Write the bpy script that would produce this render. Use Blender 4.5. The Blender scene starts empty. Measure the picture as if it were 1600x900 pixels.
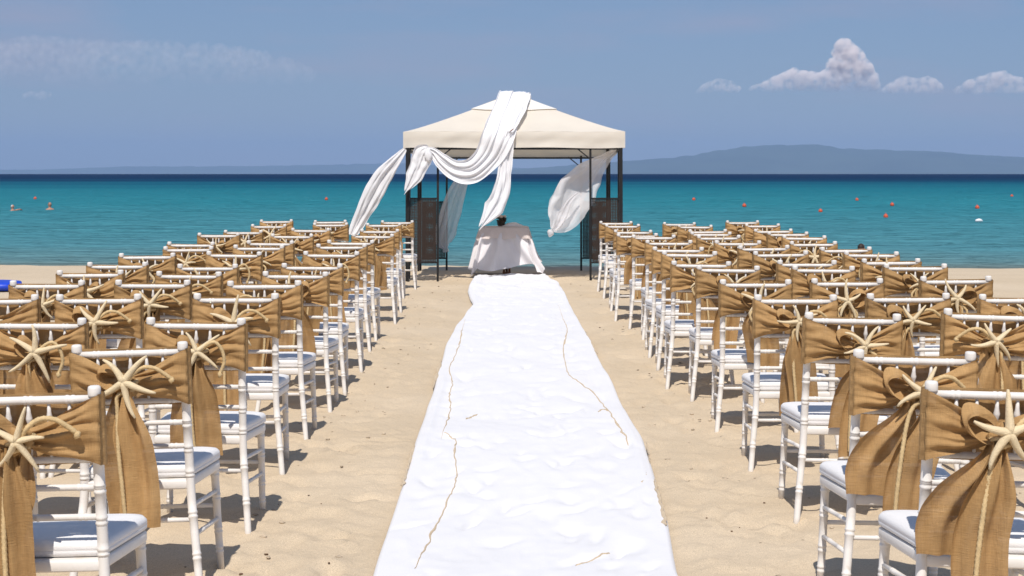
import bpy, bmesh, math, random
import numpy as np
from mathutils import Vector, Matrix, noise as mnoise

random.seed(7)
rng = np.random.default_rng(7)
SC = bpy.context.scene
COL = SC.collection
R = math.radians
PI = math.pi

# ------------------------------------------------------------------ camera
F = 2490.0                      # focal length in pixels of the 1600 px wide photograph
CAM_H = 1.48
HY = 270.0                      # image row of the eye-level line
cam_d = bpy.data.cameras.new('camera')
cam = bpy.data.objects.new('camera', cam_d)
COL.objects.link(cam)
cam.location = (0, 0, CAM_H)
cam.rotation_euler = (R(90), 0, 0)
cam_d.sensor_width = 36.0
cam_d.lens = F / 1600 * 36.0
cam_d.shift_y = -(450 - HY) / 1600
cam_d.clip_start = 0.1
cam_d.clip_end = 200000
cam_d.dof.use_dof = True
cam_d.dof.focus_distance = 7.6
cam_d.dof.aperture_fstop = 16.0
SC.camera = cam

# ------------------------------------------------------------------ sky and sun
SUN_EL = 56.0
SUN_AZ_OFF = 6.0                # the sun stands behind the camera, a little to the left
world = bpy.data.worlds.new('World')
SC.world = world
world.use_nodes = True
wt = world.node_tree
for n in list(wt.nodes):
    wt.nodes.remove(n)
w_out = wt.nodes.new('ShaderNodeOutputWorld')
w_bg = wt.nodes.new('ShaderNodeBackground')
sky = wt.nodes.new('ShaderNodeTexSky')
sky.sky_type = 'NISHITA'
sky.sun_disc = False
sky.sun_elevation = R(SUN_EL)
sky.sun_rotation = R(180 + SUN_AZ_OFF)
sky.altitude = 0
sky.air_density = 1.0
sky.dust_density = 0.3
sky.ozone_density = 2.0
tint = wt.nodes.new('ShaderNodeMix')
tint.data_type = 'RGBA'
tint.blend_type = 'MULTIPLY'
tint.inputs[0].default_value = 1.0
tint.inputs[7].default_value = (0.58, 0.58, 0.70, 1)
# thin high cirrus over the whole sky
tc = wt.nodes.new('ShaderNodeTexCoord')
mp = wt.nodes.new('ShaderNodeMapping')
mp.inputs['Scale'].default_value = (5.0, 5.0, 26.0)
mp.inputs['Location'].default_value = (0.7, 0.3, 0.2)
nz = wt.nodes.new('ShaderNodeTexNoise')
nz.inputs['Scale'].default_value = 1.1
nz.inputs['Detail'].default_value = 6
nz.inputs['Roughness'].default_value = 0.55
cr = wt.nodes.new('ShaderNodeMapRange')
cr.inputs[1].default_value = 0.47
cr.inputs[2].default_value = 0.85
cr.inputs[3].default_value = 0.0
cr.inputs[4].default_value = 0.6
cir = wt.nodes.new('ShaderNodeMix')
cir.data_type = 'RGBA'
cir.inputs[7].default_value = (3.1, 2.75, 3.5, 1)
wt.links.new(tc.outputs['Generated'], mp.inputs[0])
wt.links.new(mp.outputs[0], nz.inputs['Vector'])
wt.links.new(nz.outputs[0], cr.inputs[0])
wt.links.new(sky.outputs[0], tint.inputs[6])
veil = wt.nodes.new('ShaderNodeMix')          # even blue mixed into the whole sky, added to lift fill light in shadows
veil.data_type = 'RGBA'
veil.inputs[0].default_value = 0.62
veil.inputs[7].default_value = (1.14, 1.90, 3.05, 1)
wt.links.new(tint.outputs[2], veil.inputs[6])
wt.links.new(veil.outputs[2], cir.inputs[6])
wt.links.new(cr.outputs[0], cir.inputs[0])
wt.links.new(cir.outputs[2], w_bg.inputs[0])
w_bg.inputs[1].default_value = 0.13
wt.links.new(w_bg.outputs[0], w_out.inputs[0])

sun_d = bpy.data.lights.new('sun', 'SUN')
sun = bpy.data.objects.new('sun', sun_d)
COL.objects.link(sun)
sun_d.energy = 4.1
sun_d.angle = R(0.55)
sun_d.color = (1.0, 0.95, 0.88)
_a = R(SUN_AZ_OFF)
_dir = Vector((math.sin(_a) * math.cos(R(SUN_EL)), math.cos(_a) * math.cos(R(SUN_EL)), -math.sin(R(SUN_EL))))
sun.rotation_euler = _dir.to_track_quat('-Z', 'Y').to_euler()
sun.location = (0, 0, 50)

SC.view_settings.view_transform = 'Standard'
SC.view_settings.look = 'None'
SC.view_settings.exposure = 0.15
SC.view_settings.gamma = 1.0
SC.render.engine = 'CYCLES'
SC.cycles.use_denoising = True
SC.cycles.max_bounces = 10
SC.cycles.diffuse_bounces = 3
SC.cycles.glossy_bounces = 2
SC.cycles.transmission_bounces = 3
SC.cycles.transparent_max_bounces = 32
SC.cycles.volume_bounces = 8
SC.cycles.caustics_reflective = False
SC.cycles.caustics_refractive = False

# ------------------------------------------------------------------ helpers
def at(px, py, d):
    """the point that a pixel of the 1600x900 photograph shows at distance d"""
    return Vector(((px - 800) * d / F, d, CAM_H - (py - HY) * d / F))

class MB:
    """collects shapes that end up in one mesh"""
    def __init__(s):
        s.v = []; s.f = []; s.sm = []
    def add(s, vs, fs, smooth=True):
        o = len(s.v)
        s.v.extend([tuple(map(float, p)) for p in vs])
        s.f.extend([tuple(i + o for i in f) for f in fs])
        s.sm.extend([smooth] * len(fs))
        return s
    def box(s, c, size, smooth=False):
        x, y, z = c; a, b, h = size[0] / 2, size[1] / 2, size[2] / 2
        vs = [(x + i * a, y + j * b, z + k * h) for i in (-1, 1) for j in (-1, 1) for k in (-1, 1)]
        fs = [(0, 1, 3, 2), (4, 6, 7, 5), (0, 4, 5, 1), (2, 3, 7, 6), (0, 2, 6, 4), (1, 5, 7, 3)]
        return s.add(vs, fs, smooth)
    def beam(s, a, b, w, h=None, up=Vector((0, 0, 1))):
        a = Vector(a); b = Vector(b); h = h or w
        t = (b - a).normalized()
        if abs(t.dot(up)) > .98: up = Vector((0, 1, 0))
        u = t.cross(up).normalized(); q = u.cross(t)
        vs = []
        for p in (a, b):
            for i, j in ((-1, -1), (1, -1), (1, 1), (-1, 1)):
                vs.append(p + u * i * w / 2 + q * j * h / 2)
        return s.add(vs, [(0, 1, 2, 3), (7, 6, 5, 4), (0, 4, 5, 1), (1, 5, 6, 2), (2, 6, 7, 3), (3, 7, 4, 0)], False)
    def tube(s, pts, rad, n=8, cap=True, lobes=0, twist=0.0, lobe_amp=0.0, squash=None):
        pts = [Vector(p) for p in pts]
        m = len(pts)
        if not hasattr(rad, '__len__'): rad = [rad] * m
        up = Vector((0, 0, 1))
        t0 = (pts[1] - pts[0]).normalized()
        if abs(t0.dot(up)) > .95: up = Vector((1, 0, 0))
        u = t0.cross(up).normalized()
        vs = []; L = 0.0
        for i, p in enumerate(pts):
            a = pts[max(i - 1, 0)]; b = pts[min(i + 1, m - 1)]
            t = (b - a)
            if t.length < 1e-9: t = t0
            t = t.normalized()
            u = (u - t * u.dot(t)).normalized(); w = t.cross(u)
            if i: L += (p - pts[i - 1]).length
            for k in range(n):
                an = 2 * PI * k / n
                r = rad[i]
                if lobes: r *= 1 + lobe_amp * math.cos(lobes * an + twist * L)
                cu, cw = math.cos(an) * r, math.sin(an) * r
                if squash: cw *= squash
                vs.append(p + u * cu + w * cw)
        fs = [(i * n + k, i * n + (k + 1) % n, (i + 1) * n + (k + 1) % n, (i + 1) * n + k) for i in range(m - 1) for k in range(n)]
        if cap:
            fs.append(tuple(range(n - 1, -1, -1))); fs.append(tuple((m - 1) * n + k for k in range(n)))
        return s.add(vs, fs, True)
    def lathe(s, prof, c=(0, 0, 0), n=12):
        vs = []
        for r, z in prof:
            for k in range(n):
                a = 2 * PI * k / n
                vs.append((c[0] + r * math.cos(a), c[1] + r * math.sin(a), c[2] + z))
        m = len(prof)
        fs = [(i * n + k, i * n + (k + 1) % n, (i + 1) * n + (k + 1) % n, (i + 1) * n + k) for i in range(m - 1) for k in range(n)]
        fs.append(tuple(range(n - 1, -1, -1))); fs.append(tuple((m - 1) * n + k for k in range(n)))
        return s.add(vs, fs, True)
    def grid(s, P, smooth=True, close=False):
        """P[i][j] points"""
        a = len(P); b = len(P[0])
        vs = [p for row in P for p in row]
        fs = []
        for i in range(a - 1):
            for j in range(b if close else b - 1):
                k = (j + 1) % b
                fs.append((i * b + j, i * b + k, (i + 1) * b + k, (i + 1) * b + j))
        return s.add(vs, fs, smooth)
    def blob(s, c, r, seg=12, rings=8, jit=0.0, seed=0, freq=2.0):
        c = Vector(c); P = []
        for i in range(rings + 1):
            th = PI * i / rings; row = []
            for j in range(seg):
                ph = 2 * PI * j / seg
                d = Vector((math.sin(th) * math.cos(ph), math.sin(th) * math.sin(ph), math.cos(th)))
                k = 1 + jit * mnoise.noise(d * freq + Vector((seed * 3.1, seed * 1.7, 0)))
                row.append(c + Vector((d.x * r[0], d.y * r[1], d.z * r[2])) * k)
            P.append(row)
        return s.grid(P, True, True)
    def mesh(s, name):
        me = bpy.data.meshes.new(name)
        me.from_pydata(s.v, [], s.f)
        me.polygons.foreach_set('use_smooth', s.sm)
        me.validate(); me.update()
        return me

def new(name, data, mat=None, parent=None, loc=None, rot=None):
    if isinstance(data, MB): data = data.mesh(name)
    if data is not None and mat is not None and len(data.materials) == 0: data.materials.append(mat)
    o = bpy.data.objects.new(name, data)
    COL.objects.link(o)
    if parent is not None: o.parent = parent
    if loc is not None: o.location = loc
    if rot is not None: o.rotation_euler = rot
    return o

def tag(o, label=None, cat=None, group=None, kind=None):
    if label: o['label'] = label
    if cat: o['category'] = cat
    if group: o['group'] = group
    if kind: o['kind'] = kind
    return o

def copy_tree(o, parent=None):
    c = o.copy(); COL.objects.link(c); c.parent = parent
    for ch in o.children: copy_tree(ch, c)
    return c

def smooth_path(pts, sub=6):
    """Catmull-Rom through the points"""
    pts = [Vector(p) for p in pts]; out = []
    n = len(pts)
    for i in range(n - 1):
        p0 = pts[max(i - 1, 0)]; p1 = pts[i]; p2 = pts[i + 1]; p3 = pts[min(i + 2, n - 1)]
        for k in range(sub):
            t = k / sub
            out.append(0.5 * ((2 * p1) + (p2 - p0) * t + (2 * p0 - 5 * p1 + 4 * p2 - p3) * t * t + (3 * p1 - p0 - 3 * p2 + p3) * t ** 3))
    out.append(pts[-1])
    return out

def lerp(a, b, t): return a + (b - a) * t
def sstep(t): t = max(0., min(1., t)); return t * t * (3 - 2 * t)

def hash2(ix, iy, s):
    h = np.sin(ix * 127.1 + iy * 311.7 + s * 74.7) * 43758.5453
    return h - np.floor(h)
def vnoise(x, y, s=0):
    """smooth value noise, -1..1, for arrays"""
    x = np.asarray(x, float); y = np.asarray(y, float)
    ix = np.floor(x); iy = np.floor(y); fx = x - ix; fy = y - iy
    fx = fx * fx * fx * (fx * (fx * 6 - 15) + 10); fy = fy * fy * fy * (fy * (fy * 6 - 15) + 10)
    a = hash2(ix, iy, s); b = hash2(ix + 1, iy, s); c = hash2(ix, iy + 1, s); d = hash2(ix + 1, iy + 1, s)
    return (a + (b - a) * fx + (c - a) * fy + (a - b - c + d) * fx * fy) * 2 - 1

def np_mesh(name, X, Y, Z):
    a, b = X.shape
    v = np.stack([X, Y, Z], -1).reshape(-1, 3).astype(np.float32)
    i = np.arange(a * b).reshape(a, b)
    q = np.stack([i[:-1, :-1], i[:-1, 1:], i[1:, 1:], i[1:, :-1]], -1).reshape(-1, 4).astype(np.int32)
    me = bpy.data.meshes.new(name)
    me.vertices.add(len(v)); me.vertices.foreach_set('co', v.ravel())
    me.loops.add(q.size); me.loops.foreach_set('vertex_index', q.ravel())
    me.polygons.add(len(q)); me.polygons.foreach_set('loop_start', np.arange(0, q.size, 4, dtype=np.int32))
    me.polygons.foreach_set('use_smooth', np.ones(len(q), bool))
    me.update(calc_edges=True)
    return me

# ------------------------------------------------------------------ materials
def nodes_of(name):
    m = bpy.data.materials.new(name); m.use_nodes = True
    nt = m.node_tree
    return m, nt, nt.nodes, nt.links, nt.nodes['Principled BSDF']

def mat(name, col, rough=.6, var=.12, nscale=20., bump=0., bscale=60., spec=.4, sheen=0., transl=0., alpha=0., metal=0., coords='Object', detail=4, stain=None):
    """principled surface with mottled colour, fine relief and, for cloth, some light coming through"""
    m, nt, N, L, P = nodes_of(name)
    tcn = N.new('ShaderNodeTexCoord')
    nzn = N.new('ShaderNodeTexNoise'); nzn.inputs['Scale'].default_value = nscale; nzn.inputs['Detail'].default_value = detail
    L.new(tcn.outputs[coords], nzn.inputs['Vector'])
    rp = N.new('ShaderNodeValToRGB')
    rp.color_ramp.elements[0].position = .25; rp.color_ramp.elements[1].position = .75
    rp.color_ramp.elements[0].color = tuple(c * (1 - var) for c in col) + (1,)
    rp.color_ramp.elements[1].color = tuple(min(1, c * (1 + var)) for c in col) + (1,)
    L.new(nzn.outputs[0], rp.inputs[0])
    colour = rp.outputs[0]
    if stain:
        sc, thr, scol = stain
        n2 = N.new('ShaderNodeTexNoise'); n2.inputs['Scale'].default_value = sc; n2.inputs['Detail'].default_value = 5
        L.new(tcn.outputs[coords], n2.inputs['Vector'])
        mr = N.new('ShaderNodeMapRange'); mr.inputs[1].default_value = thr; mr.inputs[2].default_value = thr + .15
        L.new(n2.outputs[0], mr.inputs[0])
        mx = N.new('ShaderNodeMix'); mx.data_type = 'RGBA'; mx.inputs[7].default_value = scol + (1,)
        L.new(mr.outputs[0], mx.inputs[0]); L.new(colour, mx.inputs[6]); colour = mx.outputs[2]
    L.new(colour, P.inputs['Base Color'])
    P.inputs['Roughness'].default_value = rough
    P.inputs['Specular IOR Level'].default_value = spec
    P.inputs['Metallic'].default_value = metal
    if bump:
        b = N.new('ShaderNodeBump'); b.inputs['Strength'].default_value = bump; b.inputs['Distance'].default_value = .01
        n3 = N.new('ShaderNodeTexNoise'); n3.inputs['Scale'].default_value = bscale; n3.inputs['Detail'].default_value = 4
        L.new(tcn.outputs[coords], n3.inputs['Vector']); L.new(n3.outputs[0], b.inputs['Height']); L.new(b.outputs[0], P.inputs['Normal'])
    out = N['Material Output']; sh = P.outputs[0]
    if transl:
        tr = N.new('ShaderNodeBsdfTranslucent'); L.new(colour, tr.inputs[0])
        mx = N.new('ShaderNodeMixShader'); mx.inputs[0].default_value = transl
        L.new(sh, mx.inputs[1]); L.new(tr.outputs[0], mx.inputs[2]); sh = mx.outputs[0]
    if alpha:
        tp = N.new('ShaderNodeBsdfTransparent')
        mx = N.new('ShaderNodeMixShader'); mx.inputs[0].default_value = alpha
        L.new(sh, mx.inputs[1]); L.new(tp.outputs[0], mx.inputs[2]); sh = mx.outputs[0]
    L.new(sh, out.inputs['Surface'])
    return m

def mat_burlap():
    m, nt, N, L, P = nodes_of('burlap')
    tcn = N.new('ShaderNodeTexCoord'); oi = N.new('ShaderNodeObjectInfo')
    nzn = N.new('ShaderNodeTexNoise'); nzn.inputs['Scale'].default_value = 14; nzn.inputs['Detail'].default_value = 6
    L.new(tcn.outputs['Object'], nzn.inputs['Vector'])
    rp = N.new('ShaderNodeValToRGB')
    rp.color_ramp.elements[0].position = .25; rp.color_ramp.elements[1].position = .78
    rp.color_ramp.elements[0].color = (.35, .205, .085, 1); rp.color_ramp.elements[1].color = (.51, .315, .14, 1)
    L.new(nzn.outputs[0], rp.inputs[0])
    # threads running both ways
    heights = []
    for sc in ((420, 25, 25), (25, 25, 420)):
        mpn = N.new('ShaderNodeMapping'); mpn.inputs['Scale'].default_value = sc
        n2 = N.new('ShaderNodeTexNoise'); n2.inputs['Scale'].default_value = 1.0; n2.inputs['Detail'].default_value = 3
        L.new(tcn.outputs['Object'], mpn.inputs[0]); L.new(mpn.outputs[0], n2.inputs['Vector']); heights.append(n2)
    ad = N.new('ShaderNodeMath'); ad.operation = 'ADD'
    L.new(heights[0].outputs[0], ad.inputs[0]); L.new(heights[1].outputs[0], ad.inputs[1])
    mr = N.new('ShaderNodeMapRange'); mr.inputs[1].default_value = .7; mr.inputs[2].default_value = 1.3
    mr.inputs[3].default_value = .88; mr.inputs[4].default_value = 1.10
    L.new(ad.outputs[0], mr.inputs[0])
    mv = N.new('ShaderNodeMix'); mv.data_type = 'RGBA'; mv.blend_type = 'MULTIPLY'; mv.inputs[0].default_value = 1
    L.new(rp.outputs[0], mv.inputs[6]); L.new(mr.outputs[0], mv.inputs[7])
    hs = N.new('ShaderNodeHueSaturation')
    mo = N.new('ShaderNodeMapRange'); mo.inputs[3].default_value = .88; mo.inputs[4].default_value = 1.12
    L.new(oi.outputs['Random'], mo.inputs[0]); L.new(mo.outputs[0], hs.inputs['Value']); L.new(mv.outputs[2], hs.inputs['Color'])
    L.new(hs.outputs[0], P.inputs['Base Color'])
    P.inputs['Roughness'].default_value = .85; P.inputs['Specular IOR Level'].default_value = .15
    b = N.new('ShaderNodeBump'); b.inputs['Strength'].default_value = .5; b.inputs['Distance'].default_value = .004
    L.new(ad.outputs[0], b.inputs['Height']); L.new(b.outputs[0], P.inputs['Normal'])
    tr = N.new('ShaderNodeBsdfTranslucent'); L.new(hs.outputs[0], tr.inputs[0])
    mx = N.new('ShaderNodeMixShader'); mx.inputs[0].default_value = .09
    L.new(P.outputs[0], mx.inputs[1]); L.new(tr.outputs[0], mx.inputs[2])
    tp = N.new('ShaderNodeBsdfTransparent'); m2 = N.new('ShaderNodeMixShader'); m2.inputs[0].default_value = .03
    L.new(mx.outputs[0], m2.inputs[1]); L.new(tp.outputs[0], m2.inputs[2])
    L.new(m2.outputs[0], N['Material Output'].inputs['Surface'])
    return m

def mat_sand():
    m, nt, N, L, P = nodes_of('sand')
    g = N.new('ShaderNodeNewGeometry')
    n1 = N.new('ShaderNodeTexNoise'); n1.inputs['Scale'].default_value = .9; n1.inputs['Detail'].default_value = 6
    n2 = N.new('ShaderNodeTexNoise'); n2.inputs['Scale'].default_value = 260; n2.inputs['Detail'].default_value = 3
    n3 = N.new('ShaderNodeTexNoise'); n3.inputs['Scale'].default_value = 24; n3.inputs['Detail'].default_value = 6
    for n in (n1, n2, n3): L.new(g.outputs['Position'], n.inputs['Vector'])
    rp = N.new('ShaderNodeValToRGB')
    rp.color_ramp.elements[0].position = .3; rp.color_ramp.elements[1].position = .72
    rp.color_ramp.elements[0].color = (.56, .445, .31, 1); rp.color_ramp.elements[1].color = (.63, .51, .368, 1)
    L.new(n1.outputs[0], rp.inputs[0])
    mr = N.new('ShaderNodeMapRange'); mr.inputs[1].default_value = .3; mr.inputs[2].default_value = .7; mr.inputs[3].default_value = .74; mr.inputs[4].default_value = 1.16
    L.new(n2.outputs[0], mr.inputs[0])
    mv = N.new('ShaderNodeMix'); mv.data_type = 'RGBA'; mv.blend_type = 'MULTIPLY'; mv.inputs[0].default_value = 1
    L.new(rp.outputs[0], mv.inputs[6]); L.new(mr.outputs[0], mv.inputs[7])
    # wet sand by the waterline: by height above the water
    sx = N.new('ShaderNodeSeparateXYZ'); L.new(g.outputs['Position'], sx.inputs[0])
    wet = N.new('ShaderNodeMapRange'); wet.inputs[1].default_value = -.19; wet.inputs[2].default_value = -.145; wet.inputs[3].default_value = .62; wet.inputs[4].default_value = 1.
    L.new(sx.outputs[2], wet.inputs[0])
    m3 = N.new('ShaderNodeMix'); m3.data_type = 'RGBA'; m3.blend_type = 'MULTIPLY'; m3.inputs[0].default_value = 1
    L.new(mv.outputs[2], m3.inputs[6]); L.new(wet.outputs[0], m3.inputs[7])
    L.new(m3.outputs[2], P.inputs['Base Color'])
    P.inputs['Roughness'].default_value = .9; P.inputs['Specular IOR Level'].default_value = .1
    b = N.new('ShaderNodeBump'); b.inputs['Strength'].default_value = .5; b.inputs['Distance'].default_value = .012
    b2 = N.new('ShaderNodeBump'); b2.inputs['Strength'].default_value = .35; b2.inputs['Distance'].default_value = .004
    L.new(n3.outputs[0], b.inputs['Height']); L.new(n2.outputs[0], b2.inputs['Height']); L.new(b.outputs[0], b2.inputs['Normal']); L.new(b2.outputs[0], P.inputs['Normal'])
    return m

def mat_water():
    m, nt, N, L, P = nodes_of('sea_water')
    g = N.new('ShaderNodeNewGeometry')
    sx = N.new('ShaderNodeSeparateXYZ'); L.new(g.outputs['Position'], sx.inputs[0])
    # the bottom falls away with the distance from the shore: log of the distance
    n0 = N.new('ShaderNodeTexNoise'); n0.inputs['Scale'].default_value = .02; n0.inputs['Detail'].default_value = 4
    mp0 = N.new('ShaderNodeMapping'); mp0.inputs['Scale'].default_value = (.25, 1., 1.)
    L.new(g.outputs['Position'], mp0.inputs[0]); L.new(mp0.outputs[0], n0.inputs['Vector'])
    lg = N.new('ShaderNodeMath'); lg.operation = 'LOGARITHM'; lg.inputs[1].default_value = 10
    L.new(sx.outputs[1], lg.inputs[0])
    nm = N.new('ShaderNodeMapRange'); nm.inputs[1].default_value = .3; nm.inputs[2].default_value = .7; nm.inputs[3].default_value = -.07; nm.inputs[4].default_value = .07
    L.new(n0.outputs[0], nm.inputs[0])
    ad = N.new('ShaderNodeMath'); ad.operation = 'ADD'; L.new(lg.outputs[0], ad.inputs[0]); L.new(nm.outputs[0], ad.inputs[1])
    mr = N.new('ShaderNodeMapRange'); mr.inputs[1].default_value = 1.4; mr.inputs[2].default_value = 3.2
    L.new(ad.outputs[0], mr.inputs[0])
    rp = N.new('ShaderNodeValToRGB'); e = rp.color_ramp.elements
    stops = [(26.5, (.18, .22, .20)), (29, (.130, .255, .275)), (36, (.085, .258, .305)), (55, (.056, .245, .298)), (95, (.030, .228, .285)),
             (165, (.016, .180, .245)), (250, (.008, .112, .185)), (350, (.005, .052, .118)), (520, (.004, .030, .088)), (1400, (.004, .024, .076))]
    while len(e) < len(stops): e.new(.5)
    for k, (d, c) in enumerate(stops):
        e[k].position = (math.log10(d) - 1.4) / 1.8; e[k].color = c + (1,)
    L.new(mr.outputs[0], rp.inputs[0])
    L.new(rp.outputs[0], P.inputs['Base Color'])
    P.inputs['Roughness'].default_value = .9; P.inputs['Specular IOR Level'].default_value = 0.0
    prev = None
    for sc, st, dist in (((.12, .45, 1), 1., 1.1), ((.5, 1.6, 1), 1., .95), ((1.6, 4.8, 1), 1., .24)):
        mpn = N.new('ShaderNodeMapping'); mpn.inputs['Scale'].default_value = sc
        n = N.new('ShaderNodeTexNoise'); n.inputs['Scale'].default_value = 1; n.inputs['Detail'].default_value = 4; n.inputs['Distortion'].default_value = .4
        L.new(g.outputs['Position'], mpn.inputs[0]); L.new(mpn.outputs[0], n.inputs['Vector'])
        b = N.new('ShaderNodeBump'); b.inputs['Strength'].default_value = st; b.inputs['Distance'].default_value = dist
        L.new(n.outputs[0], b.inputs['Height'])
        if prev: L.new(prev.outputs[0], b.inputs['Normal'])
        prev = b
    L.new(prev.outputs[0], P.inputs['Normal'])
    gl = N.new('ShaderNodeBsdfGlossy'); gl.inputs['Roughness'].default_value = .16; L.new(prev.outputs[0], gl.inputs['Normal'])
    fr = N.new('ShaderNodeFresnel'); fr.inputs[0].default_value = 1.33; L.new(prev.outputs[0], fr.inputs['Normal'])
    fm = N.new('ShaderNodeMapRange'); fm.inputs[3].default_value = .0; fm.inputs[4].default_value = .20; L.new(fr.outputs[0], fm.inputs[0])
    ms = N.new('ShaderNodeMixShader'); L.new(fm.outputs[0], ms.inputs[0]); L.new(P.outputs[0], ms.inputs[1]); L.new(gl.outputs[0], ms.inputs[2])
    L.new(ms.outputs[0], N['Material Output'].inputs['Surface'])
    return m

M = {}
M['sand'] = mat_sand()
M['water'] = mat_water()
M['burlap'] = mat_burlap()
M['chair'] = mat('white_paint', (.74, .70, .655), .52, .03, 9, .08, 90, .4, stain=(22, .64, (.60, .53, .44)))
M['cushion'] = mat('white_cushion', (.77, .75, .74), .75, .03, 12, .25, 300, .2)
M['rope'] = mat('rope', (.60, .44, .235), .85, .18, 60, .3, 300, .15)
M['starfish'] = mat('dried_starfish', (.74, .60, .39), .85, .10, 40, .5, 350, .15)
M['runner'] = mat('runner_cloth', (.725, .715, .725), .8, .015, 3, .15, 120, .1, stain=(1.4, .72, (.62, .57, .49)))
M['canvas'] = mat('cream_canvas', (.82, .755, .66), .8, .03, 3, .12, 120, .15, transl=.30)
M['canvas_cap'] = mat('pale_canvas', (.84, .81, .76), .8, .02, 3, .12, 120, .15, transl=.2)
M['drape'] = mat('white_chiffon', (.87, .86, .87), .8, .02, 5, .1, 90, .1, transl=.16, alpha=.03)
M['sheer'] = mat('sheer_chiffon', (.87, .85, .86), .8, .02, 5, .1, 90, .1, transl=.28, alpha=.36)
M['iron'] = mat('dark_iron', (.010, .009, .009), .5, .3, 20, .1, 80, .4)
M['wicker'] = mat('brown_wicker', (.034, .022, .017), .7, .3, 60, .3, 200, .3)
M['cloth'] = mat('white_tablecloth', (.86, .83, .85), .85, .03, 6, .15, 150, .1, transl=.18)
M['lace'] = mat('cream_lace', (.80, .71, .67), .9, .08, 120, .5, 220, .1, transl=.25)
M['wood'] = mat('brown_wood', (.20, .085, .035), .5, .3, 14, .2, 60, .4)
M['vase'] = mat('dark_flowers', (.05, .04, .025), .7, .5, 40, .4, 90, .3)
M['petal'] = mat('pale_petal', (.62, .50, .40), .8, .15, 40, .3, 90, .2)
M['red'] = mat('orange_plastic', (.60, .09, .035), .45, .1, 8, 0, 60, .4)
M['white_plastic'] = mat('white_plastic', (.8, .8, .8), .45, .04, 8, 0, 60, .4)
M['skin'] = mat('skin', (.42, .22, .15), .55, .08, 10, 0, 60, .35)
M['hair'] = mat('hair', (.035, .022, .015), .6, .2, 30, .2, 60, .3)
M['cap'] = mat('grey_cap', (.55, .56, .55), .6, .05, 20, 0, 60, .3)
M['blue'] = mat('blue_vinyl', (.012, .055, .52), .45, .08, 6, .15, 40, .4)
M['shell'] = mat('shell_bits', (.42, .34, .25), .8, .5, 30, .2, 60, .2)
M['debris'] = mat('dark_bits', (.12, .07, .04), .9, .4, 30, .2, 60, .2)
M['hill'] = mat('hill_scrub', (.055, .075, .045), .95, .3, .0012, 0, 60, .05, coords='Object', detail=8)

# ------------------------------------------------------------------ the setting: sand, sea, hills
WATER = -0.20
EARTH = 6371000.0
def ground_base(x, y):
    """the beach without footprints: level, then falling to the water, a low lumpy berm at the edge"""
    x = np.asarray(x, float); y = np.asarray(y, float)
    shore = 27.9 - .05 * x + .45 * vnoise(x / 3.1, 0 * x + .3, 5) + .16 * vnoise(x / .8, 0 * x + .7, 6)
    t = (y - 22.5) / np.maximum(shore - 22.5, .1)
    z = np.where(t < 0, 0, np.where(t < .8, -.09 * t / .8, -.09 - .11 * (t - .8) / .2))
    z = np.where(t > 1, -.20 - (y - shore) * .11, z)
    z = np.maximum(z, -2.5)
    z = z + .018 * vnoise(x / 1.9, y / 1.7, 1) * (y < 26.5) + .008 * vnoise(x / .6, y / .6, 2)
    return z

def axis(parts):
    out = []
    for a, b, st in parts:
        n = max(1, int(round((b - a) / st)))
        out.extend(np.linspace(a, b, n, endpoint=False))
    return np.array(out)

gx = axis([(-70, -14, 4), (-14, -6, .25), (-6, -3, .09), (-3, 3, .034), (3, 6, .09), (6, 14, .25), (14, 70.1, 4)])
gy = axis([(-25, 2, 1.5), (2, 4, .12), (4, 9, .034), (9, 14, .05), (14, 29.5, .09), (29.5, 46, .8)])
GX, GY = np.meshgrid(gx, gy)
GZ = ground_base(GX, GY)
GZ += .004 * vnoise(GX / .23, GY / .23, 3) + .003 * vnoise(GX / .11, GY / .11, 4)
for k in range(2600):                                            # scuffed footprints
    cx = rng.uniform(-5, 5) if k % 3 == 0 else (rng.uniform(.55, 1.9) * (1 if k % 2 else -1))
    cy = 4 + 22 * rng.random() ** 1.25
    a, b = rng.uniform(.035, .06), rng.uniform(.09, .15); th = rng.uniform(-.7, .7) + (0 if rng.random() < .8 else 1.4)
    dep = rng.uniform(.003, .015)
    i0, i1 = np.searchsorted(gy, [cy - .45, cy + .45]); j0, j1 = np.searchsorted(gx, [cx - .45, cx + .45])
    if i1 <= i0 or j1 <= j0: continue
    dx = GX[i0:i1, j0:j1] - cx; dy = GY[i0:i1, j0:j1] - cy
    u = dx * math.cos(th) + dy * math.sin(th); v = -dx * math.sin(th) + dy * math.cos(th)
    q = np.sqrt((u / a) ** 2 + (v / b) ** 2)
    GZ[i0:i1, j0:j1] += dep * (-np.exp(-(q ** 3) * .7) + .55 * np.exp(-((q - 1.45) / .4) ** 2))
under = np.clip((.68 - np.abs(GX - .06)) / .12, 0, 1) * (GY < 23.4)
GZ = GZ * (1 - under) + (ground_base(GX, GY) - .012) * under
sand = new('sand_beach', np_mesh('sand_beach', GX, GY, GZ), M['sand'])
tag(sand, 'pale trampled sand of the beach', kind='structure')

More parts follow.
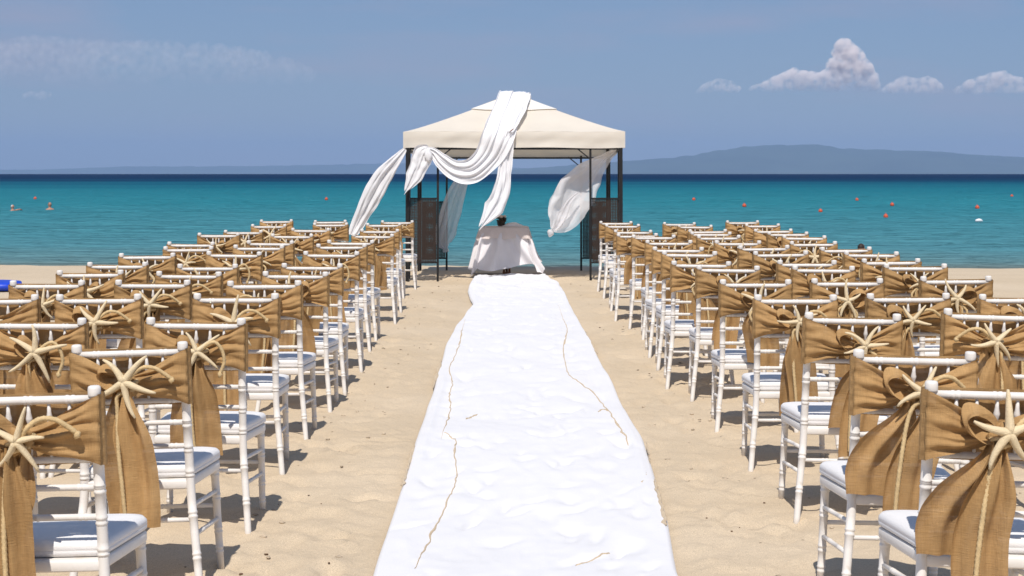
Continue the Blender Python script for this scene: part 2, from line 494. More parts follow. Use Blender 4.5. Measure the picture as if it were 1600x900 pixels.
# the sea: a sheet with waves, bending with the earth so that the horizon lies where it does
inv = np.linspace(1 / 24.0, 1 / 9000.0, 330)
wd = 1 / inv
wa = np.linspace(-.75, .75, 620)
WA, WD = np.meshgrid(wa, wd)
WX = WA * WD; WY = WD
amp = np.clip((WD - 27) / 16, .12, 1)
fade = 1 / (1 + (WD / 170) ** 2)
WZ = WATER - (WX ** 2 + WY ** 2) / (2 * EARTH)
WZ = WZ + amp * (.032 * vnoise(WX / 3.4, WY / 1.5, 11) + .020 * vnoise(WX / 1.5, WY / .75, 12) * fade + .06 * vnoise(WX / 16, WY / 6., 13) * np.clip(WD / 200, 0, 1) * fade)
sea = new('sea', np_mesh('sea', WX, WY, WZ), M['water'])
tag(sea, 'turquoise sea turning navy towards the horizon', kind='structure')

def hills(name, d, prof, depth, seed, label):
    """a range of hills; prof = (pixel column, pixel row of the skyline)"""
    px = np.array([p[0] for p in prof], float); py = np.array([p[1] for p in prof], float)
    xs = np.linspace(px[0], px[-1], 420); ys = np.interp(xs, px, py)
    ker = np.hanning(15); ker /= ker.sum()
    ys = np.convolve(np.pad(ys, 7, mode='edge'), ker, 'valid') + (.7 * vnoise(xs / 14, xs * 0, seed + 5) + .5 * vnoise(xs / 5, xs * 0, seed + 6)) * np.clip((HY - ys) / 25, 0, 1)
    drop = d * d / (2 * EARTH)
    top = (HY - ys) * d / F + CAM_H
    rows = np.linspace(-1, 1, 36)
    X = np.zeros((36, 420)); Y = X.copy(); Z = X.copy()
    for i, r in enumerate(rows):
        X[i] = (xs - 800) * d / F * (1 + r * .02)
        Y[i] = d + r * depth
        k = np.maximum(0, 1 - abs(r) ** 1.3)
        nn = vnoise(X[i] / 900, Y[i] / 700 + 0 * xs, seed) * .5 + vnoise(X[i] / 300, Y[i] / 260, seed + 1) * .25
        h = (top + drop) * k
        Z[i] = -drop + h + nn * h * .38 * (1 - k) * 1.6 + h * .03 * vnoise(X[i] / 140, Y[i] / 150, seed + 2) - (1 - k) * 6
    o = new(name, np_mesh(name, X, Y, Z), M['hill'])
    tag(o, label, kind='structure')
    return o
hills('mountain', 21000, [(760, 268), (880, 259), (975, 251), (1040, 247), (1075, 244), (1100, 239), (1150, 230), (1200, 225.5), (1240, 226), (1270, 224.5), (1310, 231), (1350, 233),
      (1400, 235), (1470, 237), (1530, 243), (1600, 245), (1700, 250), (1900, 262)], 2600, 21, 'long blue mountain beyond the sea')
hills('coast_hills', 27000, [(-300, 268), (-100, 265), (60, 265), (130, 262.5), (200, 260), (330, 259.5), (420, 259), (520, 257), (610, 255), (700, 258), (830, 263), (900, 269)], 1800, 31, 'low faint coast beyond the sea')

# the air over the water
hz_b = MB().box((0, 14900, 130), (44000, 30400, 900))
haze = new('haze', hz_b)
hm = bpy.data.materials.new('haze'); hm.use_nodes = True
for n in list(hm.node_tree.nodes): hm.node_tree.nodes.remove(n)
ho = hm.node_tree.nodes.new('ShaderNodeOutputMaterial'); hv = hm.node_tree.nodes.new('ShaderNodeVolumePrincipled')
hv.inputs['Color'].default_value = (.365, .525, .78, 1)
hv.inputs['Density'].default_value = 5.6e-5
hv.inputs['Anisotropy'].default_value = -0.15
hm.node_tree.links.new(hv.outputs[0], ho.inputs['Volume'])
haze.data.materials.append(hm)
tag(haze, 'thin blue haze over the sea', kind='stuff')

# ------------------------------------------------------------------ clouds, far beyond the hills
def mat_cloud(op, z0, z1):
    m = bpy.data.materials.new('cloud_vapour'); m.use_nodes = True; nt = m.node_tree; N = nt.nodes; L = nt.links
    for n in list(N): N.remove(n)
    out = N.new('ShaderNodeOutputMaterial'); v = N.new('ShaderNodeVolumePrincipled')
    v.inputs['Color'].default_value = (1, .95, .93, 1); v.inputs['Anisotropy'].default_value = -.2
    tcn = N.new('ShaderNodeTexCoord'); sx = N.new('ShaderNodeSeparateXYZ'); L.new(tcn.outputs['Object'], sx.inputs[0])
    nz_ = N.new('ShaderNodeTexNoise'); nz_.inputs['Scale'].default_value = .0058; nz_.inputs['Detail'].default_value = 6; nz_.inputs['Roughness'].default_value = .6
    L.new(tcn.outputs['Object'], nz_.inputs['Vector'])
    nr = N.new('ShaderNodeMapRange'); nr.inputs[1].default_value = .40; nr.inputs[2].default_value = .60; nr.inputs[3].default_value = .04; nr.inputs[4].default_value = op * 1.7
    hr = N.new('ShaderNodeMapRange'); hr.inputs[1].default_value = z0; hr.inputs[2].default_value = z0 + (z1 - z0) * .45     # thinner towards the base
    L.new(nz_.outputs[0], nr.inputs[0]); nr.inputs[3].default_value = op * .06
    L.new(sx.outputs[2], hr.inputs[0])
    mu = N.new('ShaderNodeMath'); mu.operation = 'MULTIPLY'; L.new(nr.outputs[0], mu.inputs[0]); L.new(hr.outputs[0], mu.inputs[1])
    L.new(mu.outputs[0], v.inputs['Density'])
    L.new(v.outputs[0], out.inputs['Volume'])
    return m
def cloud(prof, base, label, n, rmax, op=.2):
    """prof = (pixel column, pixel row of the cloud's top)"""
    D = 40000.0
    rr = random.Random(len(prof) * 7 + n)
    x0, x1 = prof[0][0], prof[-1][0]
    c0 = at((x0 + x1) / 2, base, D)
    mb = MB(); puffs = []
    for k in range(n):
        while True:
            x = rr.uniform(x0, x1)
            top = np.interp(x, [p[0] for p in prof], [p[1] for p in prof])
            if rr.random() < (base - top) / (base - min(p[1] for p in prof)) + .15: break
        r = min(rmax, max(4.2, (base - top) * .5)) * rr.uniform(.35, .8)
        y = top + r + (max(0, base - top - 1.6 * r)) * (rr.random() ** 1.5)
        rw = r * D / F
        p = at(x, y, D + rr.uniform(-.9, .9) * rw) - c0
        puffs.append((p, rw, rr.uniform(1., 1.3), k))
    puffs.sort(key=lambda q: -q[1]); kept = [puffs.pop(0)]; grown = True
    while grown:                                   # only puffs that hang together
        grown = False
        for q in list(puffs):
            if any((q[0] - a[0]).length < 1.0 * (q[1] + a[1]) for a in kept):
                kept.append(q); puffs.remove(q); grown = True
    for p, rw, wx, k in kept: mb.blob(p, (rw * wx, rw, rw), 12, 8, .3, k, 1.6)
    zs = [q[2] for q in mb.v]
    o = new('cloud', mb, mat_cloud(op, min(zs), max(zs)), loc=c0)
    rm = o.modifiers.new('union', 'REMESH'); rm.mode = 'VOXEL'; rm.voxel_size = 26.0; rm.use_smooth_shade = True
    tag(o, label, 'cloud', 'clouds in the sky')
    return o
cloud([(1172, 134), (1190, 127), (1215, 117), (1240, 105), (1262, 110), (1280, 112), (1296, 106), (1299, 92), (1307, 84), (1311, 62), (1322, 56), (1330, 66), (1343, 78), (1352, 92), (1362, 104), (1368, 122), (1376, 136)], 142,
      'tallest cumulus cloud with a tower rising above the mountain', 380, 12, .011)
cloud([(1088, 142), (1100, 131), (1118, 122), (1135, 121), (1155, 134)], 145, 'small faint cloud wisp, leftmost of the clouds over the mountain', 110, 7, .0035)
cloud([(1370, 142), (1390, 130), (1412, 116), (1430, 121), (1455, 117), (1472, 134)], 146, 'low cloud just beside the tall cumulus, towards the frame edge', 180, 8, .0055)
cloud([(1486, 141), (1515, 124), (1545, 113), (1568, 109), (1590, 119), (1625, 126), (1660, 140)], 147, 'low cloud farthest along, cut by the right edge of the sky', 240, 9, .0055)

cloud([(-90, 74), (-20, 58), (60, 54), (150, 60), (260, 60), (340, 66), (420, 78), (490, 104)], 132, 'wide faint pinkish veil of cloud in the upper left sky', 330, 20, .00042)
cloud([(22, 152), (45, 141), (70, 139), (98, 152)], 158, 'tiny pale cloud wisp below the wide veil, far left', 40, 6, .002)

# ------------------------------------------------------------------ runner, and the sand that trickled onto it
RL = [(2.0, -.5), (5.86, -.506), (6.78, -.512), (7.96, -.516), (9.75, -.529), (13.57, -.561), (15.4, -.539), (16.6, -.49), (17.8, -.43), (18.8, -.50), (19.8, -.545), (21.2, -.55), (22.75, -.50)]
RR = [(2.0, .56), (5.86, .602), (6.78, .657), (7.96, .694), (8.77, .718), (11.3, .697), (16.5, .662), (19.3, .651), (21.2, .62), (22.75, .48)]
NU, NVR = 110, 520
ry = np.concatenate([np.linspace(2.0, 10, 300, endpoint=False), np.linspace(10, 22.75, 220)])
L_ = np.interp(ry, [p[0] for p in RL], [p[1] for p in RL]); R_ = np.interp(ry, [p[0] for p in RR], [p[1] for p in RR])
L_ = L_ + .006 * vnoise(ry / .9, ry * 0, 41)
R_ = R_ + .007 * vnoise(ry / .8, ry * 0, 43)
us = np.linspace(0, 1, NU)
RX = L_[:, None] + (R_ - L_)[:, None] * us[None, :]; RY = np.repeat(ry[:, None], NU, 1)
RZ = ground_base(RX, RY)
dents = [(rng.uniform(-.48, .62), 3 + 20 * rng.random() ** 1.2, rng.uniform(.018, .05), rng.uniform(.05, .14), rng.uniform(-.9, .5), rng.uniform(.006, .022)) for _ in range(330)]
def runner_relief(x, y):
    x = np.asarray(x, float); y = np.asarray(y, float)
    z = .006 * vnoise(x / .30 + .25 * y, y / .55, 51) + .004 * vnoise(x / .15, y / .26 + x, 52) + .0015 * vnoise(x / .07, y / .12, 53)
    z = z + .0034 * (1 - np.abs(vnoise(x / .13 + .6 * y, y / .34, 60)) * 2) + .0018 * (1 - np.abs(vnoise(x / .05 - .5 * y, y / .12, 61)) * 2)
    w = vnoise(x * 1.3 + .45 * y, y * .8, 54)
    z = z + .009 * np.exp(-(w / .05) ** 2) * np.clip(vnoise(x / .5, y / .6, 55) * 2, 0, 1)      # soft slanting creases
    for cx, cy, a, b, th, dp in dents:                                                      # dents where feet pressed it into the sand
        m_ = (np.abs(y - cy) < .6) & (np.abs(x - cx) < .6)
        if not np.any(m_): continue
        u = (x - cx) * math.cos(th) + (y - cy) * math.sin(th); v = -(x - cx) * math.sin(th) + (y - cy) * math.cos(th)
        z = z - np.where(m_, dp * np.exp(-((u / a) ** 2 + (v / b) ** 2)), 0)
    return z
RZ = RZ + .030 + runner_relief(RX, RY) * np.clip(np.minimum(us, 1 - us)[None, :] * 9 + .12, 0, 1)
edge = np.minimum(us, 1 - us)[None, :] * 1.2
RZ += .010 * np.exp(-((edge - .055) / .022) ** 2) * np.clip(vnoise(RY / 2.1, (RX > 0) * 7.3, 57) * 1.6, 0, 1)
RZ = RZ - .024 * np.exp(-(edge / .007) ** 2)
far_b = np.exp(-((RY - 21.0) / 2.2) ** 2)                                              # bunched near the table
RZ += far_b * (.03 * np.abs(vnoise(RX / .22, RY / .35, 58)) + .03 * np.exp(-((RX + .48) / .09) ** 2) * (vnoise(RY / .5, RX * 0, 59) + .6))
runner = new('aisle_runner', np_mesh('aisle_runner', RX, RY, RZ), M['runner'])
tag(runner, 'long white cloth runner laid along the sandy aisle', 'runner')

def trickle(pix, w, seed):
    """a thin line of sand lying on the runner; pix = photograph pixels of its course"""
    rr = random.Random(seed)
    P = []
    pts = []
    for px, py in pix:
        d = CAM_H * F / (py - HY)
        pts.append(Vector(((px - 800) * d / F, d, 0)))
    pts = smooth_path(pts, 14)
    mb = MB(); ring = []
    for i, p in enumerate(pts):
        t = i / (len(pts) - 1)
        a = pts[max(0, i - 1)]; b = pts[min(len(pts) - 1, i + 1)]
        n = Vector((-(b - a).y, (b - a).x, 0)).normalized()
        ww = w * (.45 + 1.5 * abs(mnoise.noise(Vector((i * .13, seed, 0))))) * (min(1, 6 * t, 6 * (1 - t)) + .08)
        off = n * .01 * mnoise.noise(Vector((i * .3, seed + 5, 0)))
        row = []
        for k, u in enumerate((-1, -.5, 0, .5, 1)):
            q = p + off + n * ww * u
            z = float(ground_base(q.x, q.y)) + .030 + float(runner_relief(np.array(q.x), np.array(q.y))) + .0015 + .0028 * (1 - u * u)
            row.append((q.x, q.y, z - (.004 if abs(u) == 1 else 0)))
        ring.append(row)
    mb.grid(ring)
    return mb
tr_mb = MB()
for pix, w, s in [
    ([(648, 905), (668, 860), (690, 812), (707, 775), (714, 752), (710, 722), (712, 700), (703, 692), (694, 690)], .0065, 1),
    ([(690, 696), (698, 668), (704, 640), (702, 622), (707, 602), (702, 582), (712, 560), (719, 540), (722, 520), (727, 500)], .0065, 2),
    ([(1006, 752), (998, 726), (981, 700), (965, 672), (948, 645), (930, 622), (905, 604), (890, 594), (884, 575), (880, 552), (884, 535), (886, 518), (880, 500), (872, 478)], .0075, 4),
    ([(900, 895), (925, 884), (952, 874)], .007, 7), ([(1004, 768), (1008, 756), (1003, 748)], .016, 8), ([(728, 662), (738, 655), (746, 652)], .012, 9),
    ([(1040, 835), (1036, 812), (1029, 786), (1022, 762)], .014, 12), ([(628, 772), (634, 752), (641, 728), (648, 706)], .010, 13), ([(676, 612), (683, 590), (690, 566)], .012, 14), ([(934, 560), (924, 542), (915, 524)], .012, 15),
    ([(1016, 735), (1013, 715), (1010, 700)], .006, 10), ([(935, 652), (942, 646), (950, 650)], .01, 11)]:
    t = trickle(pix, w, s); tr_mb.add(t.v, t.f)
tag(new('sand_trickle', tr_mb, M['sand']), 'thin lines of sand lying on the white runner', kind='stuff')

# bits of shell and weed scattered on the sand
for nm, m_, n_, sc_, lab in (('shell_bits', 'shell', 420, .008, 'tiny shell fragments scattered over the sand'), ('weed_bits', 'debris', 120, .0065, 'dark dry weed bits scattered over the sand')):
    mb = MB(); rr = random.Random(n_)
    for k in range(n_):
        x = rr.uniform(.62, 1.35) * rr.choice((-1, 1)) if rr.random() < .75 else rr.uniform(-4, 4)
        y = 4.6 + 19 * rr.random() ** 1.6
        if abs(x - .06) < .72: continue
        r = sc_ * rr.uniform(.35, 1.3) * 1.0
        i = min(len(gy) - 1, np.searchsorted(gy, y)); j = min(len(gx) - 1, np.searchsorted(gx, x))
        mb.blob((x, y, float(GZ[i, j]) + r * .2), (r * rr.uniform(.7, 1.6), r * rr.uniform(.6, 1.4), r * .5), 6, 4, .5, k, 2)
    tag(new(nm, mb, M[m_]), lab, kind='stuff')

# ------------------------------------------------------------------ chair
def bamboo(mb, path, r, rings, n=9, taper=None):
    """a turned stick with pairs of raised rings at the given fractions of its length"""
    path = [Vector(p) for p in path]
    seg = [0]
    for a, b in zip(path, path[1:]): seg.append(seg[-1] + (b - a).length)
    T = seg[-1]
    def pt(s):
        for i in range(len(seg) - 1):
            if s <= seg[i + 1] + 1e-9: return path[i].lerp(path[i + 1], (s - seg[i]) / max(1e-9, seg[i + 1] - seg[i]))
        return path[-1]
    st = [(0, 1.0), (T, 1.0)] + [(s, 1.0) for s in seg[1:-1]]
    for f in rings:
        for o in (-.008, .008):
            c = f * T + o
            st += [(c - .005, 1.0), (c - .003, 1.12), (c + .003, 1.12), (c + .005, 1.0)]
    st = sorted([q for q in st if -1e-9 <= q[0] <= T + 1e-9])
    mb.tube([pt(s) for s, _ in st], [r * k * (taper(s / T) if taper else 1) for s, k in st], n)
    return mb

PX = .1875                     # half the distance between the back posts
def yb(z): return -.045 * (z - .44) / .435 if z > .44 else 0
def build_chair():
    c = new('chiavari_chair', None)
    for s in (-1, 1):
        path = smooth_path([(s * .232, -.085, -.03), (s * .212, -.045, .15), (s * .192, -.006, .32), (s * PX, 0, .44), (s * PX, yb(.6), .6), (s * PX, yb(.86), .86)], 3)
        p = new('back_post', bamboo(MB(), path, .0158, (.18, .34, .50, .60, .70, .80), taper=lambda t: .86 + .14 * min(1, t / .4)), M['chair'], c)
        f = MB().lathe([(.013, .850), (.0175, .853), (.0185, .857), (.0185, .873), (.0172, .880), (.012, .8825), (.004, .883)], (s * PX, yb(.87), 0), 12)
        new('finial', f, M['chair'], p)
        new('front_leg', bamboo(MB(), [(s * .205, .375, -.03), (s * .196, .36, .385)], .0158, (.2, .38, .68, .9), taper=lambda t: .84 + .16 * t), M['chair'], c)
        for z, za in ((.20, .17), (.30, .275)):
            new('side_stretcher', bamboo(MB(), [(s * (.208 if z < .25 else .198), -.03 if z < .25 else -.012, z), (s * .2, .365, za)], .0085, (.3, .7), 7), M['chair'], c)
    new('top_rail', bamboo(MB(), [(-PX + .008, yb(.845), .845), (PX - .008, yb(.845), .845)], .0118, (.17, .5, .83)), M['chair'], c)
    for z in (.675, .595, .51):
        new('back_rail', bamboo(MB(), [(-PX + .008, yb(z), z), (PX - .008, yb(z), z)], .0095, (.12, .5, .88), 8), M['chair'], c)
    for k in range(5):
        x = (k - 2) * .0575
        sp = MB().tube([(x, yb(z), z) for z in (.68, .70, .715, .72, .735, .745, .765, .78, .79, .795, .81, .835)], [.005, .005, .0095, .0095, .006, .005, .005, .0062, .0095, .0095, .0062, .0045], 7)
        new('spindle', sp, M['chair'], c)
    new('front_stretcher', bamboo(MB(), [(-.2, .365, .22), (.2, .365, .22)], .0085, (.25, .5, .75), 7), M['chair'], c)
    new('back_stretcher', bamboo(MB(), [(-.2, -.02, .25), (.2, -.02, .25)], .0085, (.25, .5, .75), 7), M['chair'], c)
    # seat frame: rounded trapezoid slab
    def outline(w0, w1, y0, y1, r, n=5):
        pts = []
        for cx, cy, a0, rr_ in ((w1 - r * 2.2, y1 - r * 2.2, 0, r * 2.2), (-w1 + r * 2.2, y1 - r * 2.2, 90, r * 2.2), (-w0 + r, y0 + r, 180, r), (w0 - r, y0 + r, 270, r)):
            for k in range(n):
                a = R(a0 + 90 * k / (n - 1)); pts.append((cx + rr_ * math.cos(a), cy + rr_ * math.sin(a)))
        return pts
    def slab(pr, base):
        mb = MB(); rows = []
        for inset, z in pr:
            rows.append([(x * (1 - inset / .2), .19 + (y - .19) * (1 - inset / .2), z) for x, y in base])
        mb.grid(rows, True, True)
        n = len(base); last = (len(pr) - 1) * n
        mb.f.append(tuple(range(n))[::-1]); mb.f.append(tuple(range(last, last + n))); mb.sm += [True, True]
        return mb
    ol = outline(.188, .218, -.012, .40, .02)
    new('seat_frame', slab([(.012, .355), (.002, .358), (0, .362), (0, .384), (.003, .389), (.014, .39)], ol), M['chair'], c)
    cu = outline(.188, .217, .02, .412, .028, 6)
    cush = slab([(.02, .3905), (.006, .3925), (-.002, .399), (-.003, .409), (-.0015, .4105), (-.003, .412), (-.002, .424), (.005, .434), (.028, .440), (.075, .4425), (.15, .4435)], cu)
    new('cushion', cush, M['cushion'], c)
    return c
chair0 = build_chair()

# ------------------------------------------------------------------ burlap sash tied round a chair back, with rope and starfish
ZK = .742
def build_sash(seed, mirror, tail_len, blow, two_tails, loop, rope_style, star_rot):
    rr = random.Random(seed)
    s = new('burlap_sash', None)
    mx = -1 if mirror else 1
    kx = mx * rr.uniform(-.012, .03); ky = -.09
    # --- the band: gathered behind, flat in front
    mb = MB()
    NV = 34
    ph = [rr.uniform(0, 6.28) for _ in range(6)]
    for side in (-1, 1):
        rows = []
        nu = 18
        for i in range(nu + 1):
            u = i / nu
            x = lerp(kx, side * .207, u)
            zc = lerp(ZK, .761, sstep(u)); hh = lerp(.024, .098, u ** 1.05)
            y0 = lerp(ky + .01, -.054, u ** .8)
            row = []
            for j in range(NV + 1):
                v = j / NV * 2 - 1
                fan = v * (1 - .12 * (1 - u)) + .16 * mnoise.noise(Vector((u * 3.1, v * 1.3, seed * 2.7 + side)))
                fold = .7 - .75 * abs(math.sin(fan * 4.6 + ph[side + 1] + .9 * u)) - .55 * abs(math.sin(fan * 8.2 + ph[side + 2] - 1.4 * u)) * (.4 + .6 * u) - .25 * math.sin(fan * 3 + ph[side + 3])
                A = .030 * (math.sin(PI * min(1, u * .80 + .18)) ** .7 * (1 - .25 * u) if u < .999 else .3)
                z = zc + hh * v + .012 * side * mx * math.sin(PI * u) * (1 - abs(v)) + .006 * math.sin(5 * u + ph[4]) * (1 - u)
                y = y0 + A * fold + .007 * mnoise.noise(Vector((x * 22, v * 4, seed))) * (1 - .5 * u) - .012 * math.sin(PI * u) * (1 - v * v) + yb(z) * .35 * u + .012 * (1 - u * u) * abs(v)
                row.append((x + .004 * math.sin(9 * v + ph[5]) * u * (1 - u), y, z))
            rows.append(row)
        # round the post
        for a in (20, 60, 100, 140, 175):
            rows.append([(side * (.190 + .020 * math.sin(R(a + 0)) + .004 + (0 if a < 150 else -.004)), yb(.755) - .026 * math.cos(R(a)) + yb(.757 + .101 * (j / NV * 2 - 1)) * .3 - yb(.755) * .3 + .002 * math.sin(j * .9 + ph[0]), .761 + (j / NV * 2 - 1) * lerp(.098, .102, a / 175)) for j in range(NV + 1)])
        # front half panel
        for k in range(1, 8):
            x = side * lerp(.186, 0, k / 7)
            rows.append([(x, yb(.757 + .1 * (j / NV * 2 - 1)) + .0255 + .004 * math.sin(x * 30 + j * .25 + ph[1]) * (1 if k < 7 else 1), .763 + (j / NV * 2 - 1) * .102 - .004 * math.cos(x * 8)) for j in range(NV + 1)])
        mb.grid(rows)
    new('band', mb, M['burlap'], s)
    # --- knot
    kn = MB().blob((kx, ky - .008, ZK - .005), (.036, .029, .038), 16, 12, .6, seed, 3.2)
    knot = new('knot', kn, M['burlap'], s)
    # --- bow loop
    if loop:
        dx = -mx
        P = []
        n1, n2 = 22, 9
        for i in range(n1 + 1):
            t = i / n1; an = lerp(-.15, 2 * PI * .93, t)
            rad_ = .052 * loop
            cx = kx + dx * (.012 + rad_ * (1 - math.cos(an)) * .80); cz = ZK + .014 + rad_ * .62 * math.sin(an) + .03 * (1 - math.cos(an)) * .5
            wd = lerp(.012, .04, math.sin(an / 2) ** 2)
            row = []
            for j in range(n2):
                w = j / (n2 - 1) * 2 - 1
                row.append((cx + .006 * math.sin(3 * w + an), ky - .012 + w * wd * .75 + .006 * math.sin(an * 3 + w * 2), cz + w * .014 + .006 * math.sin(4 * w + ph[2]) * math.sin(an / 2)))
            P.append(row)
        new('bow_loop', MB().grid(P), M['burlap'], s)
    # --- tails
    def tail(length, x_end, w_top, w_bot, y_off, sd, curl):
        r2 = random.Random(sd); q = [r2.uniform(0, 6.28) for _ in range(4)]
        P = []; n1, n2 = 30, 17
        for i in range(n1 + 1):
            t = i / n1
            z = ZK - .012 - length * (t - .06 * math.sin(PI * t))
            cx = kx + lerp(0, x_end, sstep(t * 1.15)) + .012 * math.sin(3 * t + q[0]) * t
            cy = ky + y_off - .012 - .022 * math.sin(PI * min(1, t * 1.6)) + curl * t * t
            w = lerp(w_top, w_bot, sstep(t * 2.1)) * (1 + .06 * math.sin(5 * t + q[3]))
            row = []
            for j in range(n2):
                v = j / (n2 - 1) * 2 - 1
                fo = math.sin(v * 5.5 + q[1] + t) * .6 + math.sin(v * 10 + q[2]) * .4 * (1 - t * .7)
                tw = .55 * math.sin(2.2 * t + q[2]) * t
                row.append((cx + v * w / 2 * math.cos(tw), cy + .030 * fo * (1 - .5 * t) + v * w / 2 * math.sin(tw) * .6, z + .012 * v * math.sin(q[0]) * t))
            P.append(row)
        return MB().grid(P)
    new('tail', tail(tail_len, blow, .035, .15, -.012, seed + 11, -.01), M['burlap'], s)
    if True:
        new('tail', tail(tail_len * rr.uniform(.65, 1.0), blow - mx * (.09 if two_tails else .03), .03, .15, .022, seed + 12, .03), M['burlap'], s)
    # --- rope
    rp = MB()
    def rope(pts, r=.0070):
        p = smooth_path(pts, 9); q = [p[0]]; 
        for a_, b_ in zip(p, p[1:]):
            n_ = max(1, int((b_ - a_).length / .0035)); q += [a_.lerp(b_, (i_ + 1) / n_) for i_ in range(n_)]
        rp.tube(q, r, 9, True, 3, 420., .22)
    rope([(kx - .036, ky - .006, ZK - .012), (kx - .02, ky - .036, ZK - .004), (kx + .012, ky - .044, ZK + .004), (kx + .036, ky - .018, ZK + .010), (kx + .034, ky + .006, ZK + .012)])
    rope([(kx + .030, ky - .02, ZK - .014), (kx + .005, ky - .04, ZK - .020), (kx - mx * .022, ky - .044, ZK - .035), (kx - mx * .03 + blow * .2, ky - .042, ZK - .09), (kx - mx * .036 + blow * .45, ky - .05, ZK - .22), (kx - mx * .034 + blow * .7, ky - .052, ZK - .35), (kx - mx * .03 + blow * .8, ky - .048, ZK - tail_len * .98)])
    if rope_style == 0:
        rope([(kx + mx * .012, ky - .044, ZK), (kx + mx * .03, ky - .05, ZK + .035), (kx + mx * .065, ky - .045, ZK + .062), (kx + mx * .105, ky - .035, ZK + .06), (kx + mx * .14, ky - .02, ZK + .035), (kx + mx * .158, ky - .012, ZK + .018)])
        rp.blob((kx + mx * .160, ky - .012, ZK + .014), (.011, .010, .011), 8, 6, .5, seed)
    elif rope_style == 1:
        rope([(kx + mx * .01, ky - .044, ZK), (kx + mx * .035, ky - .055, ZK + .03), (kx + mx * .075, ky - .055, ZK + .05), (kx + mx * .105, ky - .05, ZK + .02), (kx + mx * .115, ky - .045, ZK - .03), (kx + mx * .10, ky - .045, ZK - .075)])
        rp.blob((kx + mx * .098, ky - .045, ZK - .082), (.010, .010, .013), 8, 6, .5, seed)
    else:
        rope([(kx - mx * .01, ky - .044, ZK - .01), (kx - mx * .05, ky - .05, ZK - .055), (kx - mx * .03, ky - .05, ZK - .10), (kx + mx * .03, ky - .055, ZK - .10), (kx + mx * .06, ky - .05, ZK - .045), (kx + mx * .02, ky - .048, ZK - .006)])
    new('rope', rp, M['rope'], s)
    # --- starfish
    st = MB(); c0_ = Vector((kx + mx * .004, ky - .052, ZK + rr.uniform(.004, .02))); c = Vector((0, 0, 0))
    for k in range(5):
        a = star_rot + k * 2 * PI / 5 + rr.uniform(-.24, .24)
        Ln = rr.uniform(.092, .135); bend = rr.uniform(-.25, .25); lift = rr.uniform(-.012, .014)
        pts = []; rad = []
        for i in range(9):
            t = i / 8
            aa = a + bend * t * t
            pts.append(c + Vector((math.cos(aa) * Ln * t, -.003 - lift * t * t + .004 * t, math.sin(aa) * Ln * t)))
            rad.append(.0135 * (1 - t) ** .7 + .0048)
        st.tube(pts, rad, 8, squash=.72)
    st.blob(c, (.017, .010, .017), 10, 6, .2, seed)
    new('starfish', st, M['starfish'], s, loc=c0_)
    return s
VAR = []
specs = [(1, 0, .46, .0, 1, 1.0, 0, 1.57), (2, 0, .44, -.03, 0, 1.1, 2, 1.25), (3, 1, .42, .02, 1, .8, 1, 1.9), (4, 0, .48, .03, 0, 1.0, 0, 1.0), (5, 1, .43, -.02, 1, 1.2, 2, 2.2),
         (6, 0, .40, .04, 1, .9, 1, 1.45), (7, 1, .47, -.045, 0, 1.1, 0, 1.7), (8, 0, .45, -.06, 1, 1.15, 0, 1.15),
         (9, 1, .38, .03, 1, .7, 2, 1.3), (10, 0, .50, .01, 1, 1.3, 1, 1.8), (11, 1, .44, -.01, 1, .0, 0, 1.5), (12, 0, .36, .05, 0, 1.0, 2, 2.0)]
for a in specs: VAR.append(build_sash(*a))

# ------------------------------------------------------------------ seating plan
LD = [4.44, 5.61, 6.56, 7.75, 8.8, 9.95, 10.8, 11.75, 13.0, 13.9, 15.6, 16.95, 18.7, 20.2]
LA = [-1.325, -1.315, -1.305, -1.345, -1.357, -1.357, -1.36, -1.34, -1.39, -1.41, -1.37, -1.41, -1.5, -1.45]
LM = [None, -2.0, -1.95, -2.0, -1.985, -2.02, -2.045, -2.06, -2.06, -2.11, -2.16, -2.157, -2.13, -2.3]
LO = [None, None, None, -2.49, -2.56, -2.62, -2.67, -2.68, -2.64, -2.8, -2.87, -2.85, -2.86, -2.98]
RD = [4.44, 5.31, 6.77, 7.96, 9.2, 10.4, 11.0, 11.9, 12.75, 14.0, 15.0, 16.0, 17.1, 18.9, 20.0]
RA = [x + .1875 for x in [1.142, 1.133, 1.24, 1.23, 1.222, 1.215, 1.11, 1.13, 1.136, 1.19, 1.15, 1.08, 1.10, 1.13, 1.12]]
RM = [None, None, 2.02, 1.99, 1.93, 2.03, 2.02, 2.01, 2.02, 1.97, 1.95, 2.0, 2.11, 2.17, 2.10]
RO = [None, None, None, 2.56, 2.58, 2.65, 2.63, 2.67, 2.67, 2.65, 2.74, 2.76, 2.82, 2.97, 2.89]
ORD = ['first', 'second', 'third', 'fourth', 'fifth', 'sixth', 'seventh', 'eighth', 'ninth', 'tenth', 'eleventh', 'twelfth', 'thirteenth', 'fourteenth', 'fifteenth']
rs = random.Random(99)
first_chair = True
used = set()
sash_pick = {('left', 0, 'aisle'): 0, ('left', 1, 'aisle'): 3, ('left', 2, 'aisle'): 5, ('left', 3, 'aisle'): 0, ('right', 0, 'aisle'): 7, ('right', 1, 'aisle'): 7, ('right', 2, 'aisle'): 1, ('right', 3, 'aisle'): 3}
